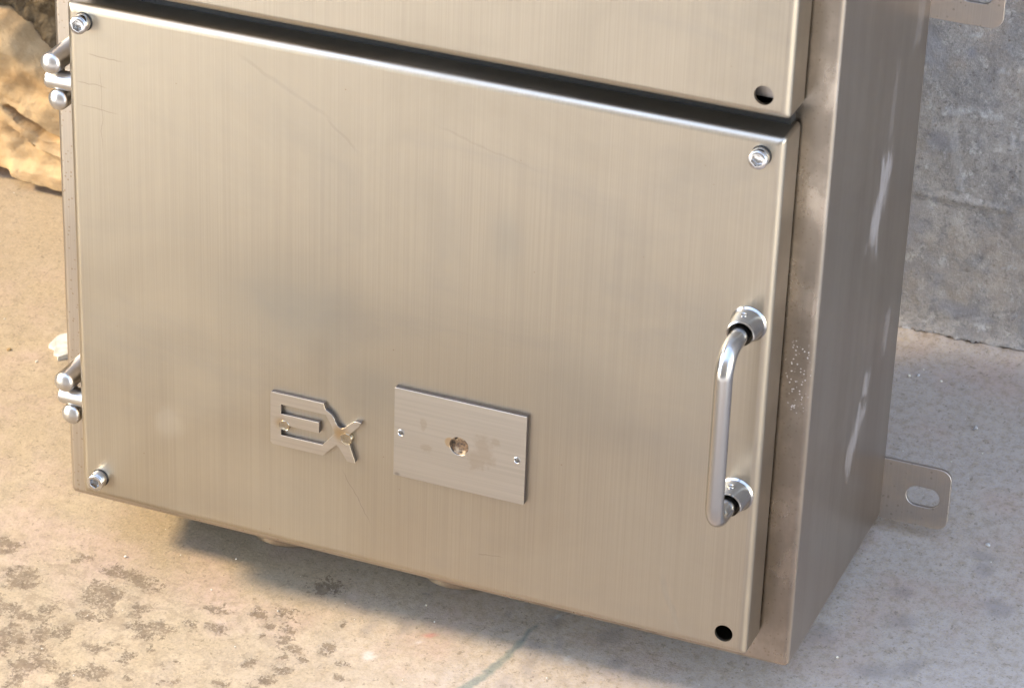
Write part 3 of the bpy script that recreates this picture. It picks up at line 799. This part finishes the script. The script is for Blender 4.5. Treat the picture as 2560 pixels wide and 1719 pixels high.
# handle ---------------------------------------------------------------------------
hd = empty('handle', cab); hd.location = (0.5237, PF, 0.0)
zt, zb, Q, RB, TR = 0.2762, 0.1492, 0.047, 0.017, 0.0060
pts = [Vector((0, 0.0, zt)), Vector((0, -(Q - RB), zt))]
for i in range(1, 13):
    a = math.pi / 2 * i / 12; pts.append(Vector((0, -(Q - RB) - RB * math.sin(a), zt - RB + RB * math.cos(a))))
for k in range(1, 6): pts.append(Vector((0, -Q, zt - RB - (zt - zb - 2 * RB) * k / 6)))
for i in range(0, 13):
    a = math.pi / 2 * i / 12; pts.append(Vector((0, -Q + RB - RB * math.cos(a), zb + RB - RB * math.sin(a))))
pts.append(Vector((0, 0.0, zb)))
bm = bmesh.new(); sweep(bm, pts, TR, 24)
from_bm('grip', bm, M['handle'], hd, ang=60)
def make_boss(z):
    """ferrule with an open notch at its lower right"""
    bm = bmesh.new()
    n = 40
    prof_o = [(0.0124, 0.0), (0.0124, 0.0010), (0.0112, 0.0022), (0.0098, 0.0162), (0.0096, 0.0176)]
    prof_i = [(0.0088, 0.0180), (0.0079, 0.0172), (0.0082, 0.003), (0.0082, 0.0)]
    prof = prof_o + prof_i
    rings = []
    def cut(i):       # angle measured from +x towards -z
        a = 2 * math.pi * i / n
        return math.radians(5) < a < math.radians(100)
    for r, h in prof:
        rings.append([bm.verts.new((r * math.cos(2 * math.pi * i / n), -h, z - r * math.sin(2 * math.pi * i / n))) for i in range(n)])
    m = len(prof)
    for k in range(m - 1):
        for i in range(n):
            j = (i + 1) % n
            mid = (i + 0.5) / n * 360
            if 8 < mid < 98 and 2 <= k <= 5: continue
            bm.faces.new((rings[k][i], rings[k][j], rings[k + 1][j], rings[k + 1][i]))
    # walls of the notch
    ids = [i for i in range(n) if 8 < (i + 0.5) / n * 360 < 98]
    a, b_ = ids[0], (ids[-1] + 1) % n
    for i in (a, b_):
        bm.faces.new((rings[2][i], rings[3][i], rings[4][i], rings[5][i], rings[6][i]))
    for i in ids:
        j = (i + 1) % n
        bm.faces.new((rings[2][i], rings[2][j], rings[6][j], rings[6][i]))
    o = from_bm('handle_boss', bm, M['boss'], hd, ang=35)
    bm = bmesh.new()
    ax = Vector((-0.10, 0.0, 1)).normalized()
    p0 = Vector((0, -0.0095, z)) + ax * 0.0100
    lathe(bm, [(0.0024, 0.0), (0.0024, 0.0008), (0.0019, 0.0011), (0.0015, 0.0007), (0.0, 0.0005)], p0, ax, 16)
    from_bm('set_screw', bm, M['boss'], hd)
make_boss(zt); make_boss(zb)

# name plate -------------------------------------------------------------------------
npl = empty('name_plate', cab)
bm = bmesh.new()
hs = [circle(0.3266, 0.1392, 0.0070, 28), circle(0.2835, 0.1393, 0.0024, 16), circle(0.3695, 0.1389, 0.0024, 16)]
slab(bm, rrect(0.2782, 0.1050, 0.3754, 0.1736, 0.0006, 2), hs, PF - 0.0042, PF - 0.0002)
edge_mat(from_bm('plate', bm, M['plate'], npl, ang=25))
bm = bmesh.new(); lathe(bm, [(0.00699, 0.0006), (0.0069, 0.0032), (0.0066, 0.0010), (0.004, 0.0006), (0.0, 0.0012)], (0.3266, PF, 0.1392), (0, -1, 0), 28, close_start=True)
from_bm('burnt_hole', bm, M['grime'], npl)
for x, z in ((0.2835, 0.1393), (0.3695, 0.1389)):
    bm = bmesh.new(); lathe(bm, [(0.00236, 0.0004), (0.00236, 0.0040), (0.0027, 0.00452), (0.0022, 0.0048), (0.0019, 0.0044), (0.0019, 0.0008), (0.0, 0.0006)], (x, PF, z), (0, -1, 0), 18)
    from_bm('threaded_bush', bm, M['chrome'], npl, ang=30)

# raised emblem ------------------------------------------------------------------------
emb = empty('emblem', cab)
outer = [(0.1837, 0.1455), (0.1845, 0.1478), (0.2245, 0.1478), (0.2259, 0.1433), (0.2283, 0.1420), (0.2306, 0.1406), (0.2325, 0.1378), (0.2342, 0.1340), (0.2362, 0.1318),
         (0.2384, 0.1312), (0.2404, 0.1322), (0.2470, 0.1384), (0.2490, 0.1391), (0.2530, 0.1391), (0.2515, 0.1362), (0.2440, 0.1275), (0.2432, 0.1235),
         (0.2488, 0.1066), (0.2474, 0.1061), (0.2428, 0.1061), (0.2363, 0.1160), (0.2343, 0.1172), (0.2240, 0.1064), (0.1852, 0.1064), (0.1837, 0.1080)]
inner = [(0.1919, 0.1393), (0.2262, 0.1393), (0.2302, 0.1325), (0.2330, 0.1262), (0.2298, 0.1218), (0.2238, 0.1148), (0.1919, 0.1148), (0.1919, 0.1235), (0.2211, 0.1235), (0.2211, 0.1318), (0.1919, 0.1318)]
bm = bmesh.new(); slab(bm, outer, [inner], PF - 0.0036, PF - 0.0002, 0.0001)
edge_mat(from_bm('emblem_plate', bm, M['emblem'], emb, ang=25))
for x, z, r in ((0.1945, 0.1232, 0.0040), (0.2418, 0.1238, 0.0046)):
    bm = bmesh.new(); rg = lathe(bm, [(r, 0.0), (r * 1.02, 0.0034), (r * 0.96, 0.0039), (r * 0.80, 0.0037), (0.0, 0.0036)], (x, PF - 0.0001, z), (0, -1, 0), 18)
    for v in bm.verts:
        v.co.x += (random.random() - 0.5) * r * 0.16; v.co.z += (random.random() - 0.5) * r * 0.16
    from_bm('weld_spot', bm, M['weld'], emb, ang=50)

# mounting tabs --------------------------------------------------------------------------
def make_tab(side, z0, z1):
    bm = bmesh.new()
    if side > 0:
        x0, x1 = W - 0.001, W + 0.0512
        o_ = [(x0, z0)] + [p for p in rrect(x0, z0, x1, z1, 0.0088, 6)[-7:]] + [p for p in rrect(x0, z0, x1, z1, 0.0088, 6)[:7]] + [(x0, z1)]
        cx = W + 0.031
    else:
        x0, x1 = -0.0512, 0.001
        q = rrect(x0, z0, x1, z1, 0.0088, 6)
        o_ = [(x1, z1)] + q[7:21] + [(x1, z0)]
        cx = -0.031
    zc = (z0 + z1) / 2 - 0.0005
    sl = rrect(cx - 0.0127, zc - 0.0082, cx + 0.0127, zc + 0.0082, 0.0081, 8)
    slab(bm, o_, [sl], D - 0.0032, D - 0.0003, 0.0003)
    return from_bm('mounting_tab', bm, M['tab'], cab, ang=25)
for s in (1, -1):
    make_tab(s, 0.0005, 0.0512); make_tab(s, 0.400, 0.4507); make_tab(s, 1.20, 1.2507)

# pipe stubs under the cabinet --------------------------------------------------------------
for x in (0.146, 0.286):
    bm = bmesh.new()
    lathe(bm, [(0.0310, -0.0005), (0.0310, 0.0322), (0.0300, 0.0334), (0.0272, 0.0336), (0.0268, 0.0325), (0.0268, 0.004), (0.0, 0.004)], (x, 0.0755, 0.0), (0, 0, -1), 48)
    from_bm('pipe_stub', bm, M['stub'], cab, ang=35)

# ------------------------------------------------------------------ unseen walls added to block sky and shape the sun
t = NT('dark_render')
t.l(t.mix(t.ramp(t.noise(t.coord(), 2.5, 5.0), 0.35, 0.65), (0.15, 0.135, 0.12), (0.21, 0.19, 0.17)), t.b.inputs['Base Color'])
t.b.inputs['Roughness'].default_value = 0.9
bm = bmesh.new()
bmesh.ops.create_cube(bm, size=1.0, matrix=Matrix.Translation((1.6, -5.1, 3.4)) @ Matrix.Diagonal((9.0, 0.2, 6.8, 1)))
o = from_bm('shading_wall', bm, t.m, wn_=False)
tag(o, 'tall unseen wall across from the cabinet, added to block sky light', 'wall')
bm = bmesh.new()
for y0, y1, z0, z1 in ((-2.0, 1.6, 0.0, 1.55), (-2.0, 1.6, 2.75, 5.0), (-2.0, -1.6, 1.55, 2.75), (-0.1, 1.6, 1.55, 2.75)):   # added wall: holds back the left sky, its opening lets the sun in
    bmesh.ops.create_cube(bm, size=1.0, matrix=Matrix.Translation((-2.7, (y0 + y1) / 2, (z0 + z1) / 2)) @ Matrix.Diagonal((0.2, y1 - y0, z1 - z0, 1)))
bmesh.ops.remove_doubles(bm, verts=bm.verts, dist=0.0001)
o = from_bm('shading_wall', bm, t.m, wn_=False)
tag(o, 'unseen wall left of the cabinet, added with an opening that shapes the sun', 'wall')

# ------------------------------------------------------------------ small debris
t = NT('white_plaster'); t.l(t.mix(t.ramp(t.noise(t.coord(), 160.0, 4.0), 0.4, 0.65), (0.56, 0.53, 0.47), (0.44, 0.41, 0.35)), t.b.inputs['Base Color']); t.b.inputs['Roughness'].default_value = 0.85; M['plaster'] = t.m
t = NT('grey_chip'); t.l(t.mix(t.ramp(t.noise(t.coord(), 300.0, 4.0), 0.4, 0.65), (0.30, 0.29, 0.30), (0.44, 0.43, 0.43)), t.b.inputs['Base Color']); t.b.inputs['Roughness'].default_value = 0.85; M['chip'] = t.m
t = NT('brown_chip'); t.l(t.mix(t.ramp(t.noise(t.coord(), 300.0, 4.0), 0.4, 0.65), (0.30, 0.19, 0.08), (0.42, 0.29, 0.13)), t.b.inputs['Base Color']); t.b.inputs['Roughness'].default_value = 0.85; M['brown'] = t.m

bm = bmesh.new()
ol = [(-0.1409, -0.0141), (-0.1402, -0.0040), (-0.1385, 0.0016), (-0.1300, 0.0070), (-0.1200, -0.0060), (-0.1169, -0.0187), (-0.1251, -0.0273), (-0.1280, -0.0225), (-0.1320, -0.0219), (-0.1340, -0.0160)]
tp = [bm.verts.new((x, y, 0.0034 + 0.0012 * random.random())) for x, y in shrink(ol, 0.0008)]
bt = [bm.verts.new((x, y, 0.0002)) for x, y in ol]
bm.faces.new(tp); bm.faces.new(bt); bridge(bm, tp, bt)
o = from_bm('plaster_flake', bm, M['plaster'], smooth=False, wn_=False)
tag(o, 'flat white plaster flake on the floor by the left edge of the cabinet', 'plaster flake')

def pebble(x, y, r, mat, label, squash=0.6, seed=0, name='stone_chip', cat='stone chip'):
    rd = random.Random(seed)
    bm = bmesh.new()
    bmesh.ops.create_icosphere(bm, subdivisions=1, radius=r * 0.75)
    ax = Vector((rd.uniform(-1, 1), rd.uniform(-1, 1), rd.uniform(-.4, .4))).normalized()
    for v in bm.verts:
        k = 1 + rd.uniform(-0.3, 0.25) - 0.25 * max(0, v.co.normalized().dot(ax))
        v.co *= k; v.co.z *= squash; v.co.x *= 1.15
    o = from_bm(name, bm, mat, smooth=False, wn_=False)
    o.location = (x, y, r * squash * 0.75); o.rotation_euler = (0, 0, rd.uniform(0, 6))
    return tag(o, label, cat)
pebble(0.5952, 0.1374, 0.0032, M['chip'], 'largest grey stone chip on the floor right of the cabinet, behind the mounting tab', 0.8, 1)
pebble(0.6411, 0.008, 0.0032, M['chip'], 'flat pale stone chip on the floor to the right of the mounting tab', 0.45, 2)
pebble(0.5729, -0.1478, 0.0016, M['plaster'], 'tiny white chip on the floor beside the front lower right corner of the cabinet', 0.9, 3)
pebble(0.5276, 0.1842, 0.0022, M['plaster'], 'bright white chip near the foot of the cement wall, nearest the cabinet', 0.8, 4)
pebble(0.5345, 0.1873, 0.0021, M['chip'], 'bluish grey chip near the foot of the wall, beside a bright white one', 0.8, 5)
pebble(0.5535, 0.1861, 0.0016, M['plaster'], 'small white chip near the foot of the wall, rightmost of the three there', 0.8, 6)
pebble(-0.17, -0.0283, 0.0030, M['brown'], 'small brown pebble on the sunlit floor at the far left', 0.5, 7)
pebble(-0.141, -0.034, 0.0018, M['plaster'], 'small pale crumb on the floor below the white plaster flake', 0.5, 8)
pebble(0.0403, -0.2244, 0.0015, M['plaster'], 'white crumb on sunlit floor just left of the shadow under the cabinet', 0.8, 9)
pebble(0.1198, -0.1984, 0.0012, M['plaster'], 'white crumb in the shadow in front of the left pipe stub', 0.8, 10)
pebble(0.2741, -0.1971, 0.0013, M['plaster'], 'white crumb in the shadow in front of the middle pipe stub', 0.8, 11)

bm = bmesh.new()
rd = random.Random(21)
for k in range(420):
    x, y = rd.uniform(-0.33, 0.72), rd.uniform(-0.40, 0.22)
    r = 0.00022 + 0.0006 * rd.random() ** 3
    mm = Matrix.Translation((x, y, r * 0.4)) @ Matrix.Rotation(rd.uniform(0, 6), 4, 'Z') @ Matrix.Diagonal((1.2, 0.9, 0.7, 1))
    bmesh.ops.create_icosphere(bm, subdivisions=1, radius=r, matrix=mm)
o = from_bm('grit', bm, M['plaster'], smooth=False, wn_=False)
tag(o, 'fine white grit scattered over the concrete floor', 'grit', kind='stuff')
